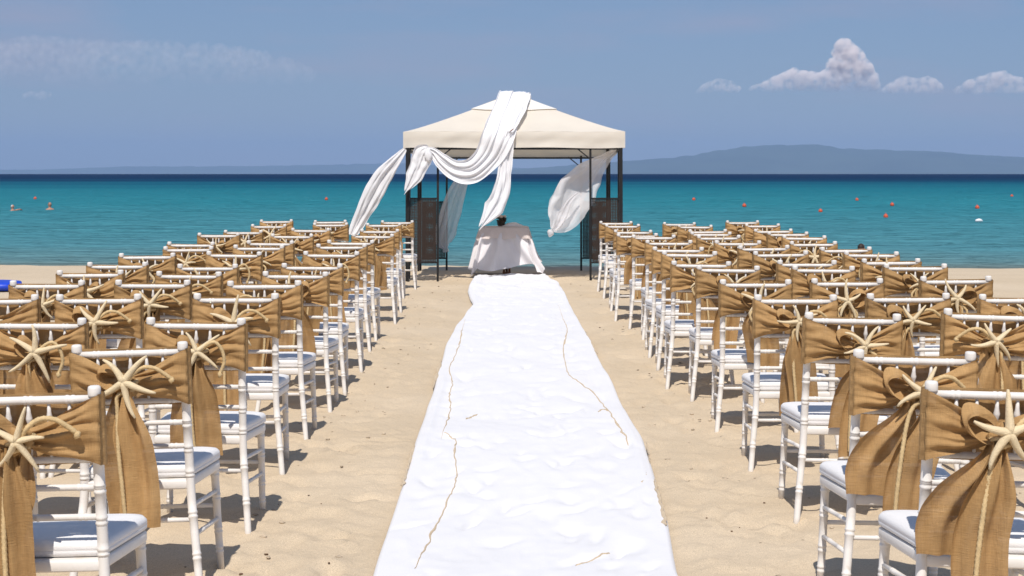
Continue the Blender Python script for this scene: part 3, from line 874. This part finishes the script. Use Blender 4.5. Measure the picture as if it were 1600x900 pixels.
for block, DD, seats in (('left', LD, (('aisle', LA), ('middle', LM), ('outer', LO))), ('right', RD, (('aisle', RA), ('middle', RM), ('outer', RO)))):
    nrow = len(DD)
    for seat, XX in seats:
        for r in range(nrow):
            if XX[r] is None: continue
            sg = -1 if block == 'left' else 1
            x, y = XX[r], DD[r] + (0 if seat == 'aisle' else rs.uniform(-.06, .06))
            rot = R(rs.uniform(-3., 3.)) if r > 2 else sg * R(1.5)
            roll = sg * (.026 if r < 3 and not (block == 'left' and r == 2) else 0) + rs.uniform(-.012, .012)
            z = float(ground_base(x, y)) + rs.uniform(-.008, .004)
            if first_chair: ch = chair0; first_chair = False
            else: ch = copy_tree(chair0)
            ch.location = (x, y + .04, z); ch.rotation_euler = (rs.uniform(-.012, .012), roll, rot)
            where = '%s seat, %s row from the gazebo, %s of the runner' % (seat, ORD[nrow - 1 - r], block)
            tag(ch, 'white chair, ' + where, 'chair', 'white chairs in rows along the aisle')
            k = sash_pick.get((block, r, seat), rs.randrange(len(VAR)))
            sa = VAR[k] if k not in used else copy_tree(VAR[k])
            used.add(k)
            for q_ in sa.children:
                if q_.name.startswith('starfish'):
                    k_ = rs.uniform(.78, 1.06); q_.scale = (k_, 1, k_ * rs.uniform(.93, 1.07)); q_.rotation_euler = (rs.uniform(-.1, .1), rs.uniform(-.6, .6), rs.uniform(-.12, .12))
                elif q_.name.startswith('tail'):
                    q_.scale = (1, 1, 1); q_.rotation_euler = (0, rs.uniform(-.05, .05), 0)
            sa.location = ch.location; sa.rotation_euler = ch.rotation_euler
            tag(sa, 'burlap sash with starfish, ' + where, 'sash', 'burlap sashes with starfish on the chair backs')
for k, v in enumerate(VAR):
    if k not in used:
        for ch in list(v.children): bpy.data.objects.remove(ch)
        bpy.data.objects.remove(v)

# ------------------------------------------------------------------ gazebo
GXC, GY0 = .03, 22.0
gz = new('gazebo', None, loc=(GXC, GY0, -.01), rot=(-.034, 0, 0))
tag(gz, 'cream canvas gazebo on black iron posts at the end of the runner', 'gazebo')
H = 1.475; EZ = 1.86
PW = .42
for sx in (-1, 1):
    for sy in (0, 1):
        cx, cy = sx * H, sy * 3.0
        iy = 1 if sy == 0 else -1
        new('corner_post', MB().beam((cx, cy, -.12), (cx, cy, EZ + .1), .05), M['iron'], gz)
        ax, ay = cx - sx * PW, cy + iy * PW
        new('side_post', MB().beam((ax, cy, -.12), (ax, cy, EZ), .03), M['iron'], gz)
        new('side_post', MB().beam((cx, ay, -.12), (cx, ay, EZ), .03), M['iron'], gz)
        # knee braces under the eaves
        new('brace', MB().beam((ax, cy + iy * .002, EZ - .18), (ax - sx * .2, cy + iy * .002, EZ - .02), .016), M['iron'], gz)
        # panels of woven strips in a frame
        for kind_ in (0, 1):
            zt, zb = 1.135, .25
            if kind_ == 0:
                A = Vector((cx - sx * .03, cy, 0)); B = Vector((ax + sx * .016, cy, 0))
            else:
                A = Vector((cx, cy + iy * .03, 0)); B = Vector((cx, ay - iy * .016, 0))
            for z in (zt, zb): new('panel_rail', MB().beam(A + Vector((0, 0, z)), B + Vector((0, 0, z)), .018, .022), M['iron'], gz)
            lat = MB(); dv = (B - A); Ln = dv.length; dv.normalize()
            nx = int(Ln / .0215); nzc = int((zt - zb) / .0215)
            off = Vector((0, .002, 0)) if kind_ == 0 else Vector((.002, 0, 0))
            for i in range(1, nx):
                p = A + dv * (Ln * i / nx); lat.beam(p + Vector((0, 0, zb + .011)), p + Vector((0, 0, zt - .011)), .0135, .003)
            for i in range(1, nzc):
                z = zb + (zt - zb) * i / nzc; lat.beam(A + dv * .004 + off + Vector((0, 0, z)), B - dv * .004 + off + Vector((0, 0, z)), .003, .0135)
            tag(new('woven_panel', lat, M['wicker'], gz), kind='stuff')
for a, b in (((-H, 0), (H, 0)), ((-H, 3), (H, 3)), ((-H, 0), (-H, 3)), ((H, 0), (H, 3))):
    v = (Vector((b[0], b[1], 0)) - Vector((a[0], a[1], 0))).normalized() * .03
    new('eave_beam', MB().beam((a[0] + v.x, a[1] + v.y, EZ - .035), (b[0] - v.x, b[1] - v.y, EZ - .035), .026), M['iron'], gz)
# roof: four sagging faces up to the peak
PK = 2.72; EV = 2.06
def roof_pt(t, u, face):
    """t 0 eave .. 1 peak, u -1..1 along the eave"""
    h = 1.535
    z = lerp(EV, PK, t ** 1.18 * .93 + .07 * t) - .018 * math.sin(PI * t) * (1 - u * u) + .004 * math.sin(7 * u + 5 * t + face)
    e = h * (1 - t)
    x, y = {0: (u * e, -e), 1: (e, u * e), 2: (-u * e, e), 3: (-e, -u * e)}[face]
    return Vector((x, 1.5 + y, z))
rf = MB()
for fc in range(4):
    rf.grid([[roof_pt(i / 16, j / 12 - 1, fc) for j in range(25)] for i in range(17)])
canopy = new('canopy', rf, M['canvas'], gz)
cap_ = MB()
for fc in range(4):
    cap_.grid([[roof_pt(lerp(.60, 1, i / 8), j / 6 - 1, fc) * 1.0 + Vector((0, 0, .022 - .012 * (i / 8))) for j in range(13)] for i in range(9)])
new('vent_cap', cap_, M['canvas_cap'], canopy)
for fc in range(4):
    val = MB(); rows = []
    for i in range(9):
        t = i / 8; row = []
        for j in range(41):
            u = j / 20 - 1
            p = roof_pt(0, u, fc)
            n = {0: Vector((0, -1, 0)), 1: Vector((1, 0, 0)), 2: Vector((0, 1, 0)), 3: Vector((-1, 0, 0))}[fc]
            rip = .008 * math.sin(9 * u + 4 * t + fc) * t + .004 * math.sin(23 * u + fc * 2 + t * 7) * (1 - abs(u) ** 6)
            row.append(p + n * (rip + .006 * math.sin(PI * t * 2.2)) * (1 - abs(u) ** 8) + Vector((0, 0, -.225 * t + .004 * math.sin(6 * u) * t)))
        rows.append(row)
    val.grid(rows)
    new('valance', val, M['canvas'], gz)

# ------------------------------------------------------------------ drapes on the gazebo
def ribbon(spine, widths, folds, amp, seed, across, nv=22, sub=8, ragged=0.):
    """cloth along a spine; across(t, tangent) gives the direction of its width"""
    rr = random.Random(seed); q = [rr.uniform(0, 6.28) for _ in range(5)]
    sp = smooth_path(spine, sub); n = len(sp) - 1
    P = []
    for i, p in enumerate(sp):
        t = i / n
        tg = (sp[min(i + 1, n)] - sp[max(i - 1, 0)]).normalized()
        a = across(t, tg).normalized(); b = tg.cross(a).normalized()
        w = float(np.interp(t, np.linspace(0, 1, len(widths)), widths)) * (1 + .13 * mnoise.noise(Vector((t * 7, seed * 2.3, 0))))
        A = float(np.interp(t, np.linspace(0, 1, len(amp)), amp))
        row = []
        for j in range(nv + 1):
            v = j / nv * 2 - 1
            f = math.sin(v * folds + q[0] + 2.0 * t) * .5 + math.sin(v * folds * 1.9 + q[1] - 1.5 * t) * .35 + math.sin(v * folds * 3.7 + q[4] + 5 * t) * .16 + .5 * mnoise.noise(Vector((v * 3, t * 9, seed)))
            end = ragged * max(0, (t - .85) / .15) * (math.sin(v * 4 + q[2]) + .5 * math.sin(v * 9 + q[3]))
            row.append(p + a * (w * .5 * (v + .05 * math.sin(f * 3))) + b * (A * f) + tg * end)
        P.append(row)
    return MB().grid(P)
perp = lambda t, tg: tg.cross(Vector((0, 1, 0)))
D0 = 21.93
# over the roof: from the peak down the front, gathered, then a swag to the corner and a loose tail
dr = new('roof_drape', None, loc=at(797, 205, D0))
o_ = dr.location.copy()
def part(name, mb, m, parent):
    mb.v = [(x - o_.x, y - o_.y, z - o_.z) for x, y, z in mb.v]
    return new(name, mb, m, parent)
roof_sp = [Vector((at(808, 148, 24.1).x, 24.35, 2.33)), Vector((at(806, 148, 23.6).x, 23.75, 2.63)), Vector((at(803, 146, 23.45).x, 23.45, 2.668)), at(796, 163, 22.93), at(785, 190, 22.27), at(778, 212, 21.90),
           at(763, 243, D0 - .05), at(738, 266, D0 - .08), at(712, 266, D0 - .05), at(690, 251, D0 - .03), at(678, 238, D0), at(668, 234, D0)]
part('swag', ribbon(roof_sp, [.40, .42, .44, .44, .44, .42, .40, .36, .26, .20, .12, .08], 8, [.012, .012, .012, .02, .024, .03, .04, .04, .03, .025, .02, .01], 5, lambda t, tg: Vector((1, 0, -.05)) if t < .30 else Vector((1, 0, -.05)).lerp(tg.cross(Vector((0, 1, 0))) * (1 if tg.cross(Vector((0, 1, 0))).x > 0 or t > .6 else -1), min(1, (t - .30) / .2)), 34), M['drape'], dr)
part('gathered_edge', ribbon([Vector((at(818, 150, 23.4).x, 23.40, 2.655)), at(813, 168, 22.80), at(804, 190, 22.2), at(798, 206, D0 - .02)], [.22, .20, .14, .07], 6, [.012, .02, .02, .01], 15, lambda t, tg: Vector((1, 0, -.05))), M['drape'], dr)
part('hanging_tail', ribbon([at(797, 205, D0), at(792, 235, D0 - .02), at(788, 270, D0 - .05), at(783, 300, D0 - .08), at(772, 325, D0 - .1), at(752, 354, D0 - .12)], [.08, .19, .20, .25, .27, .05], 7, [.01, .03, .035, .04, .035, .01], 8, perp, ragged=.05), M['drape'], dr)
part('corner_tail', ribbon([at(672, 233, D0), at(662, 240, D0 - .03), at(655, 258, D0 - .04), at(646, 278, D0 - .05), at(634, 299, D0 - .05)], [.10, .30, .28, .22, .03], 7, [.01, .025, .03, .025, .01], 9, perp, ragged=.04), M['drape'], dr)
part('knot', MB().blob(at(669, 243, D0 - .04), (.055, .045, .09), 14, 10, .4, 4, 2.4), M['drape'], dr)
part('twig', MB().tube([at(796, 206, D0 - .04), at(800, 203, D0 - .05), at(803, 201, D0 - .05)], [.006, .008, .004], 6), M['wood'], dr)
tag(dr, 'white chiffon swag gathered over the gazebo roof, its tail hanging by the table', 'drape', 'white drapes on the gazebo')
# blown out to the side of the corner post
def single(name, mb, m, loc, label):
    mb.v = [(x - loc.x, y - loc.y, z - loc.z) for x, y, z in mb.v]
    o = new(name, mb, m, loc=loc)
    return tag(o, label, 'drape', 'white drapes on the gazebo')
sp = [at(633, 233, 22.0), at(620, 249, 22.0), at(602, 271, 22.05), at(586, 297, 22.1), at(572, 324, 22.15), at(559, 350, 22.2), at(550, 368, 22.2)]
single('corner_drape', ribbon(sp, [.05, .15, .24, .26, .24, .18, .12], 6, [.01, .03, .04, .04, .04, .03, .02], 12, perp), M['drape'], sp[0], 'white drape blown outward beyond the corner post, over the left chairs')
sp = [at(727, 262, 24.9), at(722, 280, 24.85), at(712, 305, 24.8), at(703, 335, 24.75), at(696, 362, 24.75), at(693, 378, 24.75), at(696, 388, 24.75), at(697, 394, 24.75)]
single('sheer_curtain', ribbon(sp, [.16, .22, .30, .34, .34, .26, .08, .10], 7, [.02, .04, .05, .06, .06, .04, .02, .03], 14, perp, 26), M['sheer'], sp[0], 'sheer white curtain hanging beside the dark panel, knotted near its hem')
# billowing curtain: a sail with two layers, knotted at the end
sp = [at(962, 236, 22.6), at(945, 249, 22.5), at(922, 270, 22.4), at(902, 296, 22.35), at(886, 325, 22.3), at(874, 348, 22.3), at(863, 360, 22.3)]
bl = ribbon(sp, [.05, .16, .38, .56, .56, .36, .06], 2.2, [.01, .03, .07, .10, .10, .06, .01], 17, perp, 26)
bl2 = ribbon([p + Vector((-.03 * math.sin(PI * i / 6), .16 * math.sin(PI * i / 6), .02)) for i, p in enumerate(sp)], [.04, .12, .30, .44, .46, .30, .06], 3, [.01, .02, .04, .05, .05, .04, .01], 18, perp, 22)
bl.add(bl2.v, bl2.f)
hem = ribbon([at(905, 300, 22.2), at(890, 315, 22.19), at(880, 335, 22.19), at(872, 352, 22.2), at(864, 361, 22.28)], [.02, .10, .14, .10, .05], 4, [.005, .02, .025, .02, .01], 19, perp, 12)
bl.add(hem.v, hem.f)
bl.blob(at(860, 364, 22.28), (.045, .04, .05), 12, 8, .5, 9, 2.5)
single('billowing_curtain', bl, M['sheer'], sp[0], 'sheer white curtain billowing from the corner, its end tied in a knot')

# ------------------------------------------------------------------ table with cloths and flowers under the gazebo
TD = 23.2
tb = at(788, 432, TD); tb.z = float(ground_base(tb.x, TD))
tx = tb.x
TZ = CAM_H - (355 - HY) * TD / F
table = new('pedestal_table', None, loc=(tx, TD, tb.z))
tag(table, 'small table with brown wooden legs hidden under the white cloth', 'table')
hT = TZ - tb.z
new('table_top', MB().box((0, 0, hT - .018), (.64, .5, .022)), M['wood'], table)
for dx, dy in ((-.005, -.06), (.035, .03), (.075, -.05)):
    new('leg', MB().tube([(dx, dy, -.03), (dx, dy, .2), (dx * .9, dy * .9, hT - .03)], [.017, .015, .014], 8), M['wood'], table)
new('leg_block', MB().box((.035, -.02, .03), (.12, .12, .03)), M['wood'], table)
# square cloth pulled by the wind
def cloth_grid(half, top, drop_fn, n=60, lift=0.0, amp=.03, seed=1):
    P = []
    rr = random.Random(seed); q = [rr.uniform(0, 6.28) for _ in range(4)]
    hx, hy = .325, .265
    for i in range(n + 1):
        row = []
        for j in range(n + 1):
            u = (j / n * 2 - 1) * half[0]; v = (i / n * 2 - 1) * half[1]
            ox = max(0, abs(u) - hx); oy = max(0, abs(v) - hy)
            sx_, sy_ = (1 if u > 0 else -1), (1 if v > 0 else -1)
            dist = math.hypot(ox, oy)
            if dist < 1e-6:
                row.append((u, v, top + lift + .003 * math.sin(9 * u + 5 * v))); continue
            ang = math.atan2(v, u)
            d = dist
            flare = .16 * d + amp * math.sin(ang * 11 + q[0]) * min(1, d * 4) + .5 * amp * math.sin(ang * 23 + q[1]) * min(1, d * 4)
            nx_, ny_ = ox / dist, oy / dist
            x = sx_ * (min(abs(u), hx) + nx_ * (flare + .012)); y = sy_ * (min(abs(v), hy) + ny_ * (flare + .012))
            z = top + lift - d * .97
            wx, wz = drop_fn(u, v, d)
            row.append((x + wx, y, max(z + wz, .015)))
        P.append(row)
    return MB().grid(P)
def wind(u, v, d):
    k = d * d
    if u < 0: return (-.10 * k, .12 * k * (.5 + .5 * math.sin(u * 9)))
    return (.20 * k, (.15 if v < .2 else .1) * k * abs(math.sin(u * 5)) + .10 * k)
tc_ = new('tablecloth', cloth_grid((.94, .90), hT + .002, wind, 84, 0, .036, 3), M['cloth'], loc=(tx, TD, tb.z))
tag(tc_, 'white cloth hanging over the small table, its corners pulled out by wind', 'tablecloth')
def wind2(u, v, d): return (0, .18 * abs(math.sin(u * 4.2)) * d + (.12 * d if abs(u) < .2 else 0))
lc = new('lace_overlay', cloth_grid((.52, .47), hT + .008, wind2, 60, .004, .02, 6), M['lace'], loc=(tx, TD, tb.z))
for v in lc.data.vertices:
    k = Vector((v.co.x, v.co.y, 0)); 
    if v.co.z < hT: v.co.x *= 1.05; v.co.y *= 1.07
tag(lc, 'cream lace cloth laid over the top of the white tablecloth', 'lace cloth')
vx = at(783, 352, TD - .02)
vase = new('flower_posy', None, loc=(vx.x, TD - .02, tb.z + hT + .018))
tag(vase, 'small dark posy with pale blooms standing on the lace table', 'posy')
new('pot', MB().lathe([(.04, 0), (.055, .02), (.06, .06), (.05, .085), (.045, .08)], n=14), M['vase'], vase)
lf = MB(); rv = random.Random(5)
for k in range(46):
    a = rv.uniform(0, 6.28); rd = rv.uniform(0, .065); z = rv.uniform(.07, .125)
    lf.blob((rd * math.cos(a), rd * math.sin(a), z), (.018, .018, .012), 6, 4, .5, k)
new('leaves', lf, M['vase'], vase)
for k in range(9):
    a = k * 2.4; rd = .015 + .045 * (k % 3) / 2
    new('bloom', MB().blob((rd * math.cos(a), rd * math.sin(a), .135 + .008 * (k % 2)), (.022, .022, .016), 8, 6, .5, k, 3), M['petal'], vase)
fold = new('folded_cloth', MB().grid([[(.16 * (i / 8 - .5) * 2, .12 * (j / 8 - .5) * 2, .055 * math.cos(PI * (i / 8 - .5)) * math.cos(PI * (j / 8 - .5)) ** .5 + .006 * math.sin(i * 2 + j)) if 0 < j < 8 else (.16 * (i / 8 - .5) * 2, .12 * (j / 8 - .5) * 2, 0) for j in range(9)] for i in range(9)]), M['cloth'], loc=(vx.x + .17, TD, tb.z + hT + .016))
tag(fold, 'crumpled white cloth lying beside the posy on the table', 'cloth')

# ------------------------------------------------------------------ buoys, swimmers and the blue mat
def sea_pt(px, py):
    d = (CAM_H - WATER) * F / (py - HY)
    for _ in range(6): d = (CAM_H - WATER + d * d / (2 * EARTH)) * F / (py - HY)
    return Vector(((px - 800) * d / F, d, WATER - d * d / (2 * EARTH)))
bu_spots = [(1084, 313, 'a small one far out just beyond the chairs by the gazebo'), (1163, 323, 'second from the gazebo along the right of the sea'), (1282, 331.5, 'nearer one between two others, right of the gazebo'),
            (1339, 313.5, 'far one below the mountain middle'), (1394, 321.5, 'just beyond and above the nearest buoy'), (1384, 340, 'the nearest and largest'), (1527, 326, 'above the white float'),
            (1581, 307.5, 'closest to the right edge of the sea'), (55, 311.5, 'above the two swimmers'), (510, 312.5, 'above the left chairs, before the corner drape')]
b0 = None
for px, py, w in bu_spots:
    p = sea_pt(px, py)
    if b0 is None:
        b0 = new('buoy', None)
        new('float', MB().blob((0, 0, .06), (.125, .125, .14), 14, 10), M['red'], b0)
        new('mooring_eye', MB().tube([(.03 * math.cos(a / 8 * 2 * PI), 0, .215 + .03 * math.sin(a / 8 * 2 * PI)) for a in range(9)], .008, 6), M['red'], b0)
        b = b0
    else: b = copy_tree(b0)
    b.location = p; k = .8 if py < 330 else .7; b.scale = (k, k, k)
    tag(b, 'orange-red buoy, ' + w, 'buoy', 'orange-red buoys on the sea')
p = sea_pt(1530, 347)
wf = new('white_float', MB().tube([(-.13, 0, .02), (-.10, 0, .045), (0, 0, .06), (.06, 0, .05), (.12, 0, .03)], [.02, .05, .065, .05, .02], 10), M['white_plastic'], loc=p)
tag(wf, 'small white float on the sea near the right edge', 'float')

def swimmer(px, py, s, turn, m_hair, label, arm=False):
    p = sea_pt(px, py)
    o = new('person', None, loc=p, rot=(0, 0, turn))
    # shoulders, neck and head in one surface (rings from the water up)
    rings = [(-.12, .20, .11, 0), (-.03, .205, .11, 0), (.02, .17, .095, 0), (.05, .10, .075, .005), (.075, .058, .058, .01), (.105, .055, .058, .015), (.125, .062, .075, .03), (.15, .070, .088, .03),
             (.19, .076, .095, .02), (.23, .077, .097, .015), (.27, .070, .088, .01), (.30, .05, .062, .008), (.318, .02, .025, .008)]
    P = [[(a * math.cos(2 * PI * k / 16), c - (b * math.sin(2 * PI * k / 16)) * (1.0 if math.sin(2 * PI * k / 16) < 0 else (1.12 if .15 < z < .19 and abs(math.cos(2 * PI * k / 16)) < .3 else 1)), z) for k in range(16)] for z, a, b, c in rings]
    body = MB().grid(P, True, True)
    body.blob((0, -.095, .195), (.014, .02, .018), 6, 5)
    for e in (-1, 1): body.blob((e * .077, .02, .205), (.012, .022, .03), 6, 5)
    if arm:
        body.tube([(.17, 0, 0), (.30, -.08, .03), (.42, -.16, .06), (.55, -.2, .02)], [.05, .045, .038, .025], 8)
    new('body', body, M['skin'], o)
    P = []
    for i in range(7):
        th = PI * .52 * i / 6
        P.append([(.082 * math.sin(th) * math.cos(2 * PI * k / 14), .022 + .102 * math.sin(th) * math.sin(2 * PI * k / 14) + (.01 if math.sin(2 * PI * k / 14) < 0 else 0), .225 + .10 * math.cos(th)) for k in range(14)])
    new('hair', MB().grid(P, True, True), m_hair, o)
    o.scale = (s, s, s)
    tag(o, label, 'person')
    return o
swimmer(78, 327, 1.0, .5, M['hair'], 'swimmer with dark hair, head and shoulders above the water below a buoy', False)
swimmer(20, 329, .8, 1.2, M['cap'], 'swimmer with pale cap low in the water at the left edge', True)
swimmer(1346, 402, .85, 2.6, M['hair'], 'dark-haired bather near the shore behind the right chairs', False)

# blue padded mat on the sand at the left edge
c = at(-45, 456, 19.8)
P = []
for i in range(25):
    t = i / 24; x = lerp(-.85, .62, t)
    k = (1 - abs(2 * t - 1) ** 14) ** .5
    row = []
    for j in range(18):
        a = 2 * PI * j / 18
        row.append((x, .30 * k * math.copysign(abs(math.cos(a)) ** .6, math.cos(a)), .072 + .066 * max(.1, k) * math.copysign(abs(math.sin(a)) ** .7, math.sin(a)) * (1 - .10 * math.exp(-((t * 5) % 1 - .5) ** 2 * 60) * (1 if math.sin(a) > 0 else 0))))
    P.append(row)
mt = new('beach_mat', MB().grid(P, True, True), M['blue'], loc=(c.x, 19.8, float(ground_base(c.x, 19.8))), rot=(0, .012, .06))
tag(mt, 'bright blue padded beach mat on the sand at the left edge', 'mat')
